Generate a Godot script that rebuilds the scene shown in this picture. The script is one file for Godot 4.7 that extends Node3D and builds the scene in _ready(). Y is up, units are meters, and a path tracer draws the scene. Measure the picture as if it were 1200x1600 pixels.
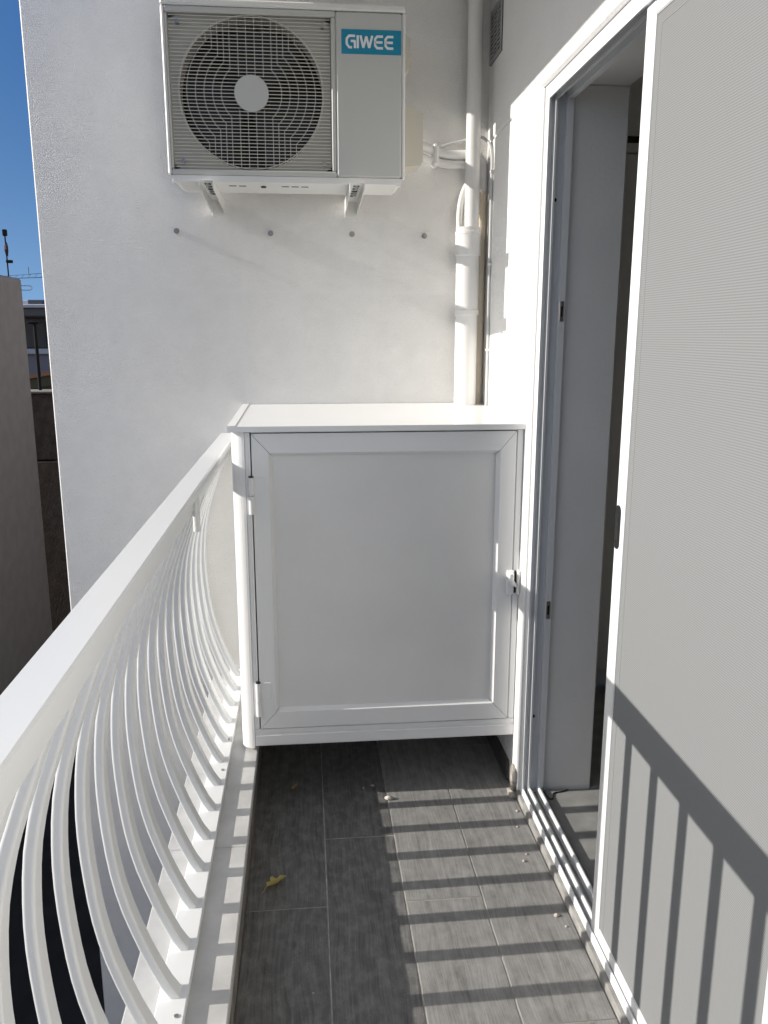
extends Node3D
# A narrow white balcony: curved-bar railing, aluminium cabinet, outdoor unit, sliding screen door.

const ZB := -2.95          # face of the end wall
const ZE := 6.5             # the balcony runs on unseen behind the viewer, lengthened to bounce light
const XW := 0.635          # face of the door wall
var rng := RandomNumberGenerator.new()
var M := {}

# ------------------------------------------------------------------ helpers
func lin(r: float, g: float, b: float) -> Color:
	return Color(r, g, b).linear_to_srgb()

func mat(r: float, g: float, b: float, rough := 0.6, metal := 0.0, spec := 0.5) -> StandardMaterial3D:
	var m := StandardMaterial3D.new()
	m.albedo_color = lin(r, g, b)
	m.roughness = rough
	m.metallic = metal
	m.metallic_specular = spec
	return m

func noise_image(size: int, freq: float, seed_v: int, octaves := 4, kind := FastNoiseLite.TYPE_SIMPLEX_SMOOTH) -> Image:
	var n := FastNoiseLite.new()
	n.seed = seed_v
	n.noise_type = kind
	n.frequency = freq
	n.fractal_octaves = octaves
	return n.get_seamless_image(size, size)

func normal_tex(size: int, freq: float, seed_v: int, strength: float, octaves := 3) -> ImageTexture:
	var im := noise_image(size, freq, seed_v, octaves)
	im.convert(Image.FORMAT_RGBA8)
	im.bump_map_to_normal_map(strength)
	im.generate_mipmaps()
	return ImageTexture.create_from_image(im)

func tint_tex(size: int, freq: float, seed_v: int, lo: float, hi: float, octaves := 5) -> ImageTexture:
	# neutral blotches between lo and hi (as sRGB grey), to multiply a colour with
	var im := noise_image(size, freq, seed_v, octaves)
	im.convert(Image.FORMAT_RGB8)
	var d := im.get_data()
	for i in range(d.size()):
		d[i] = int(255.0 * lerpf(lo, hi, d[i] / 255.0))
	var o := Image.create_from_data(size, size, false, Image.FORMAT_RGB8, d)
	o.generate_mipmaps()
	return ImageTexture.create_from_image(o)

func world_tex(m: StandardMaterial3D, tint: Texture2D, nrm: Texture2D, scale_v: float, nscale := 1.0) -> StandardMaterial3D:
	m.uv1_triplanar = true
	m.uv1_world_triplanar = true
	m.uv1_scale = Vector3.ONE * scale_v
	if tint: m.albedo_texture = tint
	if nrm:
		m.normal_enabled = true
		m.normal_texture = nrm
		m.normal_scale = nscale
	return m

func begin() -> SurfaceTool:
	var st := SurfaceTool.new()
	st.begin(Mesh.PRIMITIVE_TRIANGLES)
	return st

func vert(st: SurfaceTool, p: Vector3, n: Vector3, uv := Vector2.ZERO):
	st.set_normal(n)
	st.set_uv(uv)
	st.add_vertex(p)

func tri_n(st: SurfaceTool, a: Vector3, b: Vector3, c: Vector3, na: Vector3, nb: Vector3, nc: Vector3):
	if (b - a).cross(c - a).dot(na + nb + nc) > 0.0:
		vert(st, a, na); vert(st, c, nc); vert(st, b, nb)
	else:
		vert(st, a, na); vert(st, b, nb); vert(st, c, nc)

func tri(st: SurfaceTool, a: Vector3, b: Vector3, c: Vector3, n: Vector3):
	tri_n(st, a, b, c, n, n, n)

func quad(st: SurfaceTool, a: Vector3, b: Vector3, c: Vector3, d: Vector3, n: Vector3):
	tri(st, a, b, c, n)
	tri(st, a, c, d, n)

func cbox(st: SurfaceTool, lo: Vector3, hi: Vector3, c := 0.002):
	var mid := (lo + hi) * 0.5
	var h := (hi - lo) * 0.5
	c = minf(c, minf(h.x, minf(h.y, h.z)) * 0.9)
	for ax in 3:
		var b1 := (ax + 1) % 3
		var b2 := (ax + 2) % 3
		for s in [-1.0, 1.0]:
			var n := Vector3.ZERO
			n[ax] = s
			var pts := []
			for q in [[-1, -1], [1, -1], [1, 1], [-1, 1]]:
				var p := Vector3.ZERO
				p[ax] = h[ax] * s
				p[b1] = (h[b1] - c) * q[0]
				p[b2] = (h[b2] - c) * q[1]
				pts.append(p + mid)
			quad(st, pts[0], pts[1], pts[2], pts[3], n)
			# edge bevels between this axis and the next
			for s2 in [-1.0, 1.0]:
				var en := Vector3.ZERO
				en[ax] = s
				en[b1] = s2
				var e := []
				for k in [-1.0, 1.0]:
					var p1 := Vector3.ZERO
					p1[ax] = h[ax] * s
					p1[b1] = (h[b1] - c) * s2
					p1[b2] = (h[b2] - c) * k
					var p2 := Vector3.ZERO
					p2[ax] = (h[ax] - c) * s
					p2[b1] = h[b1] * s2
					p2[b2] = (h[b2] - c) * k
					e.append([p1 + mid, p2 + mid])
				quad(st, e[0][0], e[0][1], e[1][1], e[1][0], en.normalized())
	for sx in [-1.0, 1.0]:
		for sy in [-1.0, 1.0]:
			for sz in [-1.0, 1.0]:
				tri(st, mid + Vector3(h.x * sx, (h.y - c) * sy, (h.z - c) * sz), mid + Vector3((h.x - c) * sx, h.y * sy, (h.z - c) * sz), mid + Vector3((h.x - c) * sx, (h.y - c) * sy, h.z * sz), Vector3(sx, sy, sz).normalized())

func prism(st: SurfaceTool, poly: PackedVector2Array, o: Vector3, ux: Vector3, uy: Vector3, dv: Vector3):
	# polygon in the plane (ux, uy) swept along dv, with caps
	var cen := Vector2.ZERO
	for p in poly: cen += p
	cen /= poly.size()
	var area := 0.0
	for i in poly.size():
		var p := poly[i]
		var q := poly[(i + 1) % poly.size()]
		area += p.x * q.y - q.x * p.y
	var sg := 1.0 if area > 0.0 else -1.0
	for i in poly.size():
		var p := poly[i]
		var q := poly[(i + 1) % poly.size()]
		var e := q - p
		var n2 := Vector2(e.y, -e.x).normalized() * sg
		var n := (ux * n2.x + uy * n2.y).normalized()
		var a := o + ux * p.x + uy * p.y
		var b := o + ux * q.x + uy * q.y
		quad(st, a, b, b + dv, a + dv, n)
	var idx := Geometry2D.triangulate_polygon(poly)
	var dn := dv.normalized()
	for k in range(0, idx.size(), 3):
		var t := []
		for j in 3:
			var p := poly[idx[k + j]]
			t.append(o + ux * p.x + uy * p.y)
		tri(st, t[0], t[1], t[2], -dn)
		tri(st, t[0] + dv, t[1] + dv, t[2] + dv, dn)

func tube(st: SurfaceTool, pts: Array, r: float, sides := 10, caps := true, ripple := 0.0):
	var frames := []
	var up := Vector3(0.123, 0.456, 0.88).normalized()
	for i in pts.size():
		var t: Vector3
		if i == 0: t = pts[1] - pts[0]
		elif i == pts.size() - 1: t = pts[i] - pts[i - 1]
		else: t = pts[i + 1] - pts[i - 1]
		t = t.normalized()
		var u: Vector3 = (up - t * up.dot(t)).normalized()
		up = u
		frames.append([t, u, t.cross(u)])
	for i in pts.size() - 1:
		var ra := r + (ripple if i % 2 == 0 else 0.0)
		var rb := r + (ripple if (i + 1) % 2 == 0 else 0.0)
		for k in sides:
			var a0 := TAU * k / sides
			var a1 := TAU * (k + 1) / sides
			var n00: Vector3 = frames[i][1] * cos(a0) + frames[i][2] * sin(a0)
			var n01: Vector3 = frames[i][1] * cos(a1) + frames[i][2] * sin(a1)
			var n10: Vector3 = frames[i + 1][1] * cos(a0) + frames[i + 1][2] * sin(a0)
			var n11: Vector3 = frames[i + 1][1] * cos(a1) + frames[i + 1][2] * sin(a1)
			tri_n(st, pts[i] + n00 * ra, pts[i] + n01 * ra, pts[i + 1] + n11 * rb, n00, n01, n11)
			tri_n(st, pts[i] + n00 * ra, pts[i + 1] + n11 * rb, pts[i + 1] + n10 * rb, n00, n11, n10)
	if caps:
		for e in [[0, -1.0], [pts.size() - 1, 1.0]]:
			var f = frames[e[0]]
			for k in sides:
				var a0 := TAU * k / sides
				var a1 := TAU * (k + 1) / sides
				tri(st, pts[e[0]], pts[e[0]] + (f[1] * cos(a0) + f[2] * sin(a0)) * r, pts[e[0]] + (f[1] * cos(a1) + f[2] * sin(a1)) * r, f[0] * e[1])

func lathe_y(st: SurfaceTool, c: Vector3, prof: Array, sides := 32):
	# prof: [radius, y] from bottom to top; flat steps, smooth round
	for i in prof.size() - 1:
		var r0: float = prof[i][0]
		var r1: float = prof[i + 1][0]
		var y0: float = prof[i][1]
		var y1: float = prof[i + 1][1]
		var sl := Vector2(y1 - y0, r0 - r1).normalized()
		for k in sides:
			var a0 := TAU * k / sides
			var a1 := TAU * (k + 1) / sides
			var d0 := Vector3(cos(a0), 0, sin(a0))
			var d1 := Vector3(cos(a1), 0, sin(a1))
			var n0 := d0 * sl.x + Vector3(0, sl.y, 0)
			var n1 := d1 * sl.x + Vector3(0, sl.y, 0)
			var p00 := c + d0 * r0 + Vector3(0, y0, 0)
			var p01 := c + d1 * r0 + Vector3(0, y0, 0)
			var p10 := c + d0 * r1 + Vector3(0, y1, 0)
			var p11 := c + d1 * r1 + Vector3(0, y1, 0)
			if r0 > 0.0: tri_n(st, p00, p01, p11, n0, n1, n1)
			if r1 > 0.0: tri_n(st, p00, p11, p10, n0, n1, n0)

func arc_pts(c: Vector3, r: float, a0: float, a1: float, n: int, ux := Vector3.RIGHT, uy := Vector3.UP) -> Array:
	var o := []
	for i in n + 1:
		var a := lerpf(a0, a1, float(i) / n)
		o.append(c + ux * cos(a) * r + uy * sin(a) * r)
	return o

func smooth_path(pts: Array, per := 4) -> Array:
	var o := []
	for i in pts.size() - 1:
		var p0: Vector3 = pts[maxi(i - 1, 0)]
		var p1: Vector3 = pts[i]
		var p2: Vector3 = pts[i + 1]
		var p3: Vector3 = pts[mini(i + 2, pts.size() - 1)]
		for k in per:
			o.append(p1.cubic_interpolate(p2, p0, p3, float(k) / per))
	o.append(pts[pts.size() - 1])
	return o

# --- nodes.  Meshes are written in world metres; a part sits at minus its thing's base.
var taken := {}
func numbered(called: String) -> String:
	if not taken.has(called):
		taken[called] = 0
		return called
	taken[called] += 1
	return "%s_%03d" % [called, taken[called]]

func tag(o: Node, label: String, category: String, group := "", kind := ""):
	if label: o.set_meta("label", label)
	if category: o.set_meta("category", category)
	if group: o.set_meta("group", group)
	if kind: o.set_meta("kind", kind)

func thing(called: String, label: String, category: String, base: Vector3, group := "", kind := "") -> Node3D:
	var o := Node3D.new()
	o.name = numbered(called)
	add_child(o)
	o.position = base
	tag(o, label, category, group, kind)
	return o

func part(called: String, st: SurfaceTool, m: Material, parent: Node3D) -> MeshInstance3D:
	var o := MeshInstance3D.new()
	o.name = called
	o.mesh = st.commit()
	o.material_override = m
	o.cast_shadow = GeometryInstance3D.SHADOW_CASTING_SETTING_ON
	parent.add_child(o, true)
	if parent.get_parent() == self and parent.get_class() == "Node3D":
		o.position = -parent.position
	return o

func bpart(called: String, lo: Vector3, hi: Vector3, m: Material, parent: Node3D, c := 0.002) -> MeshInstance3D:
	var st := begin()
	cbox(st, lo, hi, c)
	return part(called, st, m, parent)

func sharepart(called: String, mesh: Mesh, m: Material, parent: Node3D, at: Vector3) -> MeshInstance3D:
	var o := MeshInstance3D.new()
	o.name = called
	o.mesh = mesh
	o.material_override = m
	parent.add_child(o, true)
	if parent.get_parent() == self and parent.get_class() == "Node3D":
		o.position = at - parent.position
	else:
		o.position = at
	return o

# ------------------------------------------------------------------ build
func _ready():
	rng.seed = 71
	setup_camera_and_light()
	make_materials()
	build_ground_and_floor()
	build_walls()
	build_room()
	build_door()
	build_railing()
	build_cabinet()
	build_outdoor_unit()
	build_pipes()
	build_small_things()
	build_surroundings()

func setup_camera_and_light():
	var cam := Camera3D.new()
	cam.name = "camera"
	add_child(cam)
	cam.position = Vector3(0, 1.4227, 0)
	cam.rotation_degrees = Vector3(-12.232, -5.434, 0)
	cam.fov = 64.01
	cam.near = 0.03
	cam.far = 1500.0
	cam.current = true
	var env := Environment.new()
	env.background_mode = Environment.BG_SKY
	var sky := Sky.new()
	var sm := ProceduralSkyMaterial.new()
	sm.sky_top_color = Color(0.10, 0.31, 0.53)
	sm.sky_horizon_color = Color(0.44, 0.58, 0.72)
	sm.sky_curve = 0.10
	sm.sun_angle_max = 85.0      # the pale aureole of a low sun in slightly hazy air
	sm.sun_curve = 0.56
	sm.sky_energy_multiplier = 1.0
	sm.ground_bottom_color = Color(0.35, 0.34, 0.33)
	sm.ground_horizon_color = Color(0.55, 0.6, 0.65)
	sky.sky_material = sm
	env.sky = sky
	env.tonemap_mode = Environment.TONE_MAPPER_LINEAR
	env.tonemap_exposure = 1.54
	env.sdfgi_enabled = true
	env.ssao_enabled = true
	env.ssil_enabled = true
	var we := WorldEnvironment.new()
	we.name = "environment"
	we.environment = env
	add_child(we)
	var sun := DirectionalLight3D.new()
	sun.name = "sun"
	var e := deg_to_rad(23.7)
	var a := deg_to_rad(0.45)
	var d := Vector3(cos(e) * cos(a), -sin(e), -cos(e) * sin(a))
	add_child(sun)
	sun.look_at_from_position(Vector3.ZERO, d, Vector3.UP)
	sun.light_energy = 1.05
	sun.light_color = Color(1.0, 0.975, 0.94)
	sun.light_angular_distance = 0.5
	sun.shadow_enabled = true

func make_materials():
	var rough_n := normal_tex(1024, 0.09, 3, 3.0, 3)
	var fine_n := normal_tex(512, 0.09, 8, 2.0, 3)
	var blotch := tint_tex(512, 0.006, 5, 0.975, 1.0)
	var stain := tint_tex(512, 0.012, 9, 0.72, 1.0)
	M.end_wall = world_tex(mat(0.87, 0.86, 0.835, 0.42), blotch, rough_n, 2.2, 1.7)
	M.plaster = world_tex(mat(0.88, 0.875, 0.855, 0.6), blotch, fine_n, 1.1, 0.5)
	M.reveal = world_tex(mat(0.88, 0.875, 0.855, 0.65), blotch, fine_n, 1.1, 0.08)
	M.white = mat(0.85, 0.855, 0.85, 0.28)
	M.white_satin = mat(0.85, 0.855, 0.85, 0.38)
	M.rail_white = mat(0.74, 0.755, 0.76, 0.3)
	M.panel = world_tex(mat(0.84, 0.838, 0.82, 0.45), tint_tex(256, 0.01, 21, 0.965, 1.0), null, 0.9)
	M.frame = mat(0.78, 0.80, 0.81, 0.3)
	M.marble = world_tex(mat(0.62, 0.62, 0.61, 0.4), tint_tex(512, 0.010, 31, 0.86, 1.0, 6), null, 1.4)
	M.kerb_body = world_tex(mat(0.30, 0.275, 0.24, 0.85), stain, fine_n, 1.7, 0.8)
	M.sill = world_tex(mat(0.42, 0.41, 0.39, 0.75), stain, fine_n, 2.1, 0.5)
	M.grout = world_tex(mat(0.50, 0.47, 0.43, 0.9), stain, null, 3.0)
	M.skirting = world_tex(mat(0.10, 0.09, 0.085, 0.5), stain, null, 3.0)
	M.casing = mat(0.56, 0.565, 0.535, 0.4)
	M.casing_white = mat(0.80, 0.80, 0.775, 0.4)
	M.grille = mat(0.70, 0.68, 0.61, 0.4)
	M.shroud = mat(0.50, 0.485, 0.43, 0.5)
	M.cover = mat(0.60, 0.57, 0.49, 0.5)
	M.dark_inside = mat(0.02, 0.021, 0.024, 0.7)
	M.fan = mat(0.022, 0.023, 0.03, 0.55)
	M.coil = mat(0.045, 0.042, 0.04, 0.6)
	M.badge = mat(0.0, 0.25, 0.40, 0.4)
	M.print_white = mat(0.85, 0.86, 0.86, 0.5)
	M.galv = mat(0.55, 0.56, 0.56, 0.4, 0.85)
	M.steel = mat(0.42, 0.40, 0.38, 0.35, 0.9)
	M.slot = mat(0.03, 0.035, 0.035, 0.6)
	M.pvc = mat(0.80, 0.79, 0.765, 0.4)
	M.lineset = world_tex(mat(0.79, 0.785, 0.765, 0.5), null, fine_n, 4.0, 0.6)
	M.cream = mat(0.72, 0.635, 0.50, 0.5)
	M.cable = mat(0.60, 0.61, 0.60, 0.5)
	M.vent_metal = mat(0.40, 0.40, 0.395, 0.4, 0.6)
	M.black = mat(0.012, 0.012, 0.013, 0.45)
	M.handle_dark = mat(0.02, 0.02, 0.022, 0.7, 0.0, 0.25)
	M.mesh_line = mat(0.25, 0.25, 0.245, 0.7)
	M.asphalt = world_tex(mat(0.03, 0.03, 0.031, 0.95), stain, null, 0.4)
	M.neighbour = world_tex(mat(0.33, 0.322, 0.335, 0.9), tint_tex(512, 0.008, 44, 0.93, 1.0, 6), fine_n, 0.8, 0.3)
	M.brown_wall = world_tex(mat(0.19, 0.15, 0.125, 0.95), tint_tex(512, 0.02, 47, 0.75, 1.0, 6), fine_n, 0.5, 1.0)
	M.ochre = world_tex(mat(0.52, 0.47, 0.38, 0.85), stain, fine_n, 0.6, 0.5)
	M.leaf_yellow = mat(0.46, 0.38, 0.12, 0.65)
	M.leaf_tan = mat(0.34, 0.26, 0.13, 0.7)
	M.chip = mat(0.46, 0.40, 0.37, 0.95)
	M.pebble = mat(0.56, 0.54, 0.50, 0.8)
	M.plaster_lump = world_tex(mat(0.60, 0.56, 0.50, 0.95), stain, rough_n, 6.0, 0.8)
	# insect screen: fine woven rows
	var im := Image.create(256, 256, false, Image.FORMAT_RGB8)
	for y in 256:
		for x in 256:
			var v := 0.5 + 0.5 * sin(TAU * y / 8.0)
			var w := 0.5 + 0.5 * sin(TAU * x / 8.0)
			var g := 0.84 + 0.13 * v + 0.04 * w
			im.set_pixel(x, y, Color(minf(g, 1), minf(g, 1), minf(g, 1)))
	im.generate_mipmaps()
	M.screen = mat(0.268, 0.278, 0.285, 0.75, 0.0, 0.3)
	M.screen.albedo_texture = ImageTexture.create_from_image(im)
	M.screen.uv1_triplanar = true
	M.screen.uv1_world_triplanar = true
	M.screen.uv1_scale = Vector3.ONE * 7.3
	# wood-look stoneware: three darker for the shaded side, three dustier with painted sunlight
	M.tiles = []
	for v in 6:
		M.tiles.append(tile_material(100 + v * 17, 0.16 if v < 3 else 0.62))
	M.room_tile = world_tex(mat(0.36, 0.36, 0.35, 0.35), tint_tex(512, 0.012, 77, 0.8, 1.0, 6), null, 1.5)

func tile_material(sd: int, dusty_sunlit: float) -> StandardMaterial3D:
	var w := 256
	var h := 1024
	var grain := FastNoiseLite.new(); grain.seed = sd; grain.frequency = 0.02; grain.fractal_octaves = 4
	var band := FastNoiseLite.new(); band.seed = sd + 1; band.frequency = 0.012; band.fractal_octaves = 3
	var dust := FastNoiseLite.new(); dust.seed = sd + 2; dust.frequency = 0.03; dust.fractal_octaves = 5
	var speck := FastNoiseLite.new(); speck.seed = sd + 3; speck.frequency = 0.16; speck.fractal_octaves = 2
	var im := Image.create(w, h, false, Image.FORMAT_RGB8)
	for y in h:
		for x in w:
			var wob := 22.0 * band.get_noise_2d(x * 0.35, y * 0.18)
			var g := grain.get_noise_2d((x + wob) * 3.0, y * 0.07)
			var gf := grain.get_noise_2d((x + wob) * 11.0 + 900.0, y * 0.35)
			var b := band.get_noise_2d(x * 0.9, y * 0.4)
			var base := (0.122 if dusty_sunlit < 0.4 else 0.205) * (1.0 + 0.34 * g + 0.42 * gf + 0.26 * b)  # shade painted into the left columns, sunlight into the right, besides the dust
			var du := clampf(dust.get_noise_2d(x * 0.7, y * 0.7) * 0.75 + dusty_sunlit, 0.0, 1.0)
			var fd := 0.5 + 0.5 * dust.get_noise_2d(x * 5.0 + 300.0, y * 2.2)
			base = lerpf(base, 0.42, du * 0.36 * (0.55 + 0.9 * fd))
			var sp := speck.get_noise_2d(x, y)
			if sp > 0.62: base = lerpf(base, 0.42, minf((sp - 0.62) * 4.0, 0.6))
			base = clampf(base, 0.03, 0.6)
			im.set_pixel(x, y, Color(base, base * 0.988, base * 0.962).linear_to_srgb())
	# hairline scratches and dried drips
	var rs := RandomNumberGenerator.new()
	rs.seed = sd
	for k in 16:
		var px := rs.randf_range(10, w - 10)
		var py := rs.randf_range(10, h - 80)
		var n := rs.randi_range(18, 90)
		var dx := rs.randf_range(-0.25, 0.25)
		for i in n:
			var xi := int(px + dx * i + 2.0 * sin(i * 0.11))
			if xi < 1 or xi > w - 2: continue
			var c0 := im.get_pixel(xi, int(py) + i)
			im.set_pixel(xi, int(py) + i, c0.lerp(Color(0.60, 0.59, 0.57), rs.randf_range(0.1, 0.45)))
	for k in 9:
		var cx := rs.randf_range(14, w - 14)
		var cy := rs.randf_range(14, h - 14)
		var rr := rs.randf_range(2.5, 9.0)
		for yy in range(int(cy - rr * 1.2), int(cy + rr * 1.2)):
			for xx in range(int(cx - rr), int(cx + rr)):
				var dd := Vector2(xx - cx, (yy - cy) * 0.8).length() / rr + 0.5 * speck.get_noise_2d(xx, yy)
				if dd < 1.0 and yy > 0 and yy < h and xx > 0 and xx < w:
					im.set_pixel(xx, yy, im.get_pixel(xx, yy).lerp(Color(0.58, 0.57, 0.55), 0.30 if dd > 0.7 else 0.14))
	im.generate_mipmaps()
	var m := mat(1, 1, 1, 0.55)
	m.albedo_color = Color.WHITE
	m.albedo_texture = ImageTexture.create_from_image(im)
	return m

# ------------------------------------------------------------------ setting
func build_ground_and_floor():
	var st := begin()
	cbox(st, Vector3(-250, -3.8, -420), Vector3(250, -3.6, 60), 0.01)
	var g := part("street", st, M.asphalt, self)
	tag(g, "dark asphalt street far below the balcony", "street", "", "structure")
	# floor slab with planks laid lengthwise
	var f := thing("balcony_floor", "grey wood look plank tiles on the balcony floor", "floor", Vector3(0.22, -0.18, -1.0), "", "structure")
	bpart("slab", Vector3(-0.359, -0.20, ZB), Vector3(XW, -0.012, ZE), M.plaster, f, 0.004)
	bpart("grout", Vector3(-0.177, -0.012, ZB), Vector3(XW - 0.001, -0.0011, ZE), M.grout, f, 0.0005)
	var cols := [[-0.176, 0.0285, [-1.83]], [0.0315, 0.2285, [-2.116]], [0.2315, 0.4285, [-1.83]], [0.4315, 0.632, [-2.62]]]
	var vi := 0
	for ci in 4:
		var c = cols[ci]
		var z0: float = c[2][0] - 1.2 * 2
		while z0 < ZE - 0.1:
			var za: float = maxf(z0 + 0.0015, ZB + 0.002)
			var zb: float = minf(z0 + 1.1985, ZE - 0.01)
			if zb > za + 0.02:
				plank(f, c[0], c[1], za, zb, z0, vi, (vi % 3) + (0 if ci < 2 else 3))  # right columns get the dustier prints lightened as sunlit
				vi += 1
			z0 += 1.2

func plank(f: Node3D, x0: float, x1: float, za: float, zb: float, z0: float, vi: int, mi: int):
	var st := begin()
	var lift := 0.0004 * float((vi * 7) % 3)
	var c := 0.0012
	var y := lift
	var fl := vi % 2 == 0
	var P := [Vector3(x0 + c, y, za + c), Vector3(x1 - c, y, za + c), Vector3(x1 - c, y, zb - c), Vector3(x0 + c, y, zb - c)]
	var O := [Vector3(x0, y - c, za), Vector3(x1, y - c, za), Vector3(x1, y - c, zb), Vector3(x0, y - c, zb)]
	var uvs := []
	for p in P:
		var u: float = (p.x - x0) / 0.2
		var v: float = (p.z - z0) / 1.2
		uvs.append(Vector2(1.0 - u if fl else u, v))
	for k in [[0, 1, 2], [0, 2, 3]]:
		for i in k: vert(st, P[i], Vector3.UP, uvs[i])
	var side := [Vector3(0, 0, -1), Vector3(1, 0, 0), Vector3(0, 0, 1), Vector3(-1, 0, 0)]
	for i in 4:
		var j := (i + 1) % 4
		quad(st, P[i], P[j], O[j], O[i], (side[i] + Vector3.UP).normalized())
		quad(st, O[i], O[j], O[j] - Vector3(0, 0.0085, 0), O[i] - Vector3(0, 0.0085, 0), side[i])
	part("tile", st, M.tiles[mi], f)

func build_walls():
	# end wall that carries the outdoor unit
	var w := thing("end_wall", "rough white plastered end wall carrying the outdoor unit", "wall", Vector3(0, -3.6, -3.08))
	bpart("plaster_face", Vector3(-0.872, -3.6, -3.2), Vector3(0.9, 3.2, ZB), M.end_wall, w, 0.004)
	# wall with the sliding door opening
	var d := thing("door_wall", "white plastered house wall with the sliding door opening", "wall", Vector3(0.75, -3.6, -1.0))
	bpart("pier", Vector3(XW, 0.0, ZB + 0.001), Vector3(0.71, 2.058, -2.287), M.plaster, d, 0.006)
	bpart("pier", Vector3(XW, 0.0, -0.87), Vector3(0.71, 2.058, ZE), M.plaster, d, 0.006)
	bpart("lintel", Vector3(XW, 2.058, ZB + 0.001), Vector3(0.71, 2.7, ZE), M.plaster, d, 0.006)
	bpart("lower_wall", Vector3(XW, -3.6, -3.2), Vector3(0.9, -0.001, ZE), M.plaster, d, 0.006)
	bpart("inner_pier", Vector3(0.711, 0.0, ZB + 0.001), Vector3(0.866, 2.06, -2.262), M.reveal, d, 0.004)
	bpart("inner_pier", Vector3(0.711, 0.0, -0.895), Vector3(0.866, 2.06, ZE), M.reveal, d, 0.004)
	bpart("inner_lintel", Vector3(0.711, 2.0602, ZB + 0.001), Vector3(0.866, 2.7, ZE), M.reveal, d, 0.004)
	bpart("skirting", Vector3(0.626, 0.001, ZB + 0.002), Vector3(XW - 0.0005, 0.072, -2.375), M.skirting, d, 0.002)
	# slab of the balcony above
	var c := thing("balcony_ceiling", "white underside of the balcony above", "ceiling", Vector3(0.13, 2.535, -0.7), "", "structure")
	bpart("slab", Vector3(-0.367, 2.535, ZB + 0.001), Vector3(XW - 0.001, 2.70, ZE), M.plaster, c, 0.006)
	# kerb
	var k := thing("kerb", "white marble kerb under the railing along the floor", "kerb", Vector3(-0.27, -0.18, -0.7))
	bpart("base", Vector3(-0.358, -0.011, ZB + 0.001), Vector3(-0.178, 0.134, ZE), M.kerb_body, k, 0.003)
	var cuts := [ZB + 0.001, -1.86, -0.92, 0.02, 0.96, 1.9, 2.84, 3.78, 4.72, 5.66, ZE]
	for i in cuts.size() - 1:
		bpart("slab", Vector3(-0.367, 0.1345, cuts[i] + 0.0008), Vector3(-0.169, 0.165, cuts[i + 1] - 0.0008), M.marble, k, 0.0025)

func build_room():
	var f := thing("room_floor", "pale grey stone floor inside the room", "floor", Vector3(2.3, 0.0, -1.0), "", "structure")
	bpart("base", Vector3(0.712, -0.03, ZB + 0.02), Vector3(4.0, 0.022, 1.6), M.grout, f, 0.001)
	var xs := [0.7125, 1.16, 1.76, 2.36, 2.96, 3.56, 4.0]
	var zs := [-2.258, -1.62, -0.93]
	for i in xs.size() - 1:
		for j in zs.size() - 1:
			bpart("tile", Vector3(xs[i] + 0.001, 0.022, zs[j] + 0.001), Vector3(xs[i + 1] - 0.001, 0.03, zs[j + 1] - 0.001), M.room_tile, f, 0.001)
	bpart("tile", Vector3(0.867, 0.022, -2.93), Vector3(1.159, 0.03, -2.26), M.room_tile, f, 0.001)
	bpart("tile", Vector3(1.161, 0.022, -2.93), Vector3(4.0, 0.03, -2.26), M.room_tile, f, 0.001)
	bpart("tile", Vector3(0.867, 0.022, -0.928), Vector3(4.0, 0.03, 1.6), M.room_tile, f, 0.001)
	var r := thing("room_walls", "plain walls and ceiling of the room behind the door", "room", Vector3(2.4, 0.0, -1.0), "", "structure")
	bpart("wall", Vector3(0.9005, 0.0, -3.2), Vector3(4.2, 2.7, -3.06), M.reveal, r, 0.002)
	bpart("wall", Vector3(4.001, 0.0, -3.059), Vector3(4.2, 2.7, 1.6), M.reveal, r, 0.002)
	bpart("wall", Vector3(0.9, 0.0, 1.601), Vector3(4.2, 2.7, 1.75), M.reveal, r, 0.002)
	bpart("ceiling", Vector3(0.867, 2.55, -3.058), Vector3(4.0, 2.7, 1.6), M.reveal, r, 0.002)
	# tall cupboard standing against the room's end wall
	var c := thing("cupboard", "tall pale cupboard inside the room behind the door opening", "cupboard", Vector3(1.6, 0.03, -3.03))
	bpart("body", Vector3(0.95, 0.03, -3.058), Vector3(2.4, 2.50, -3.018), M.reveal, c, 0.002)
	bpart("top_gap", Vector3(0.955, 2.086, -3.0178), Vector3(2.39, 2.108, -3.0145), M.black, c, 0.0005)
	for i in 3:
		bpart("door", Vector3(0.955 + i * 0.48, 0.10, -3.0175), Vector3(1.431 + i * 0.48, 2.046, -3.004), M.reveal, c, 0.002)
	bpart("rail", Vector3(0.955, 2.052, -3.0176), Vector3(2.39, 2.084, -3.006), M.reveal, c, 0.002)

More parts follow.
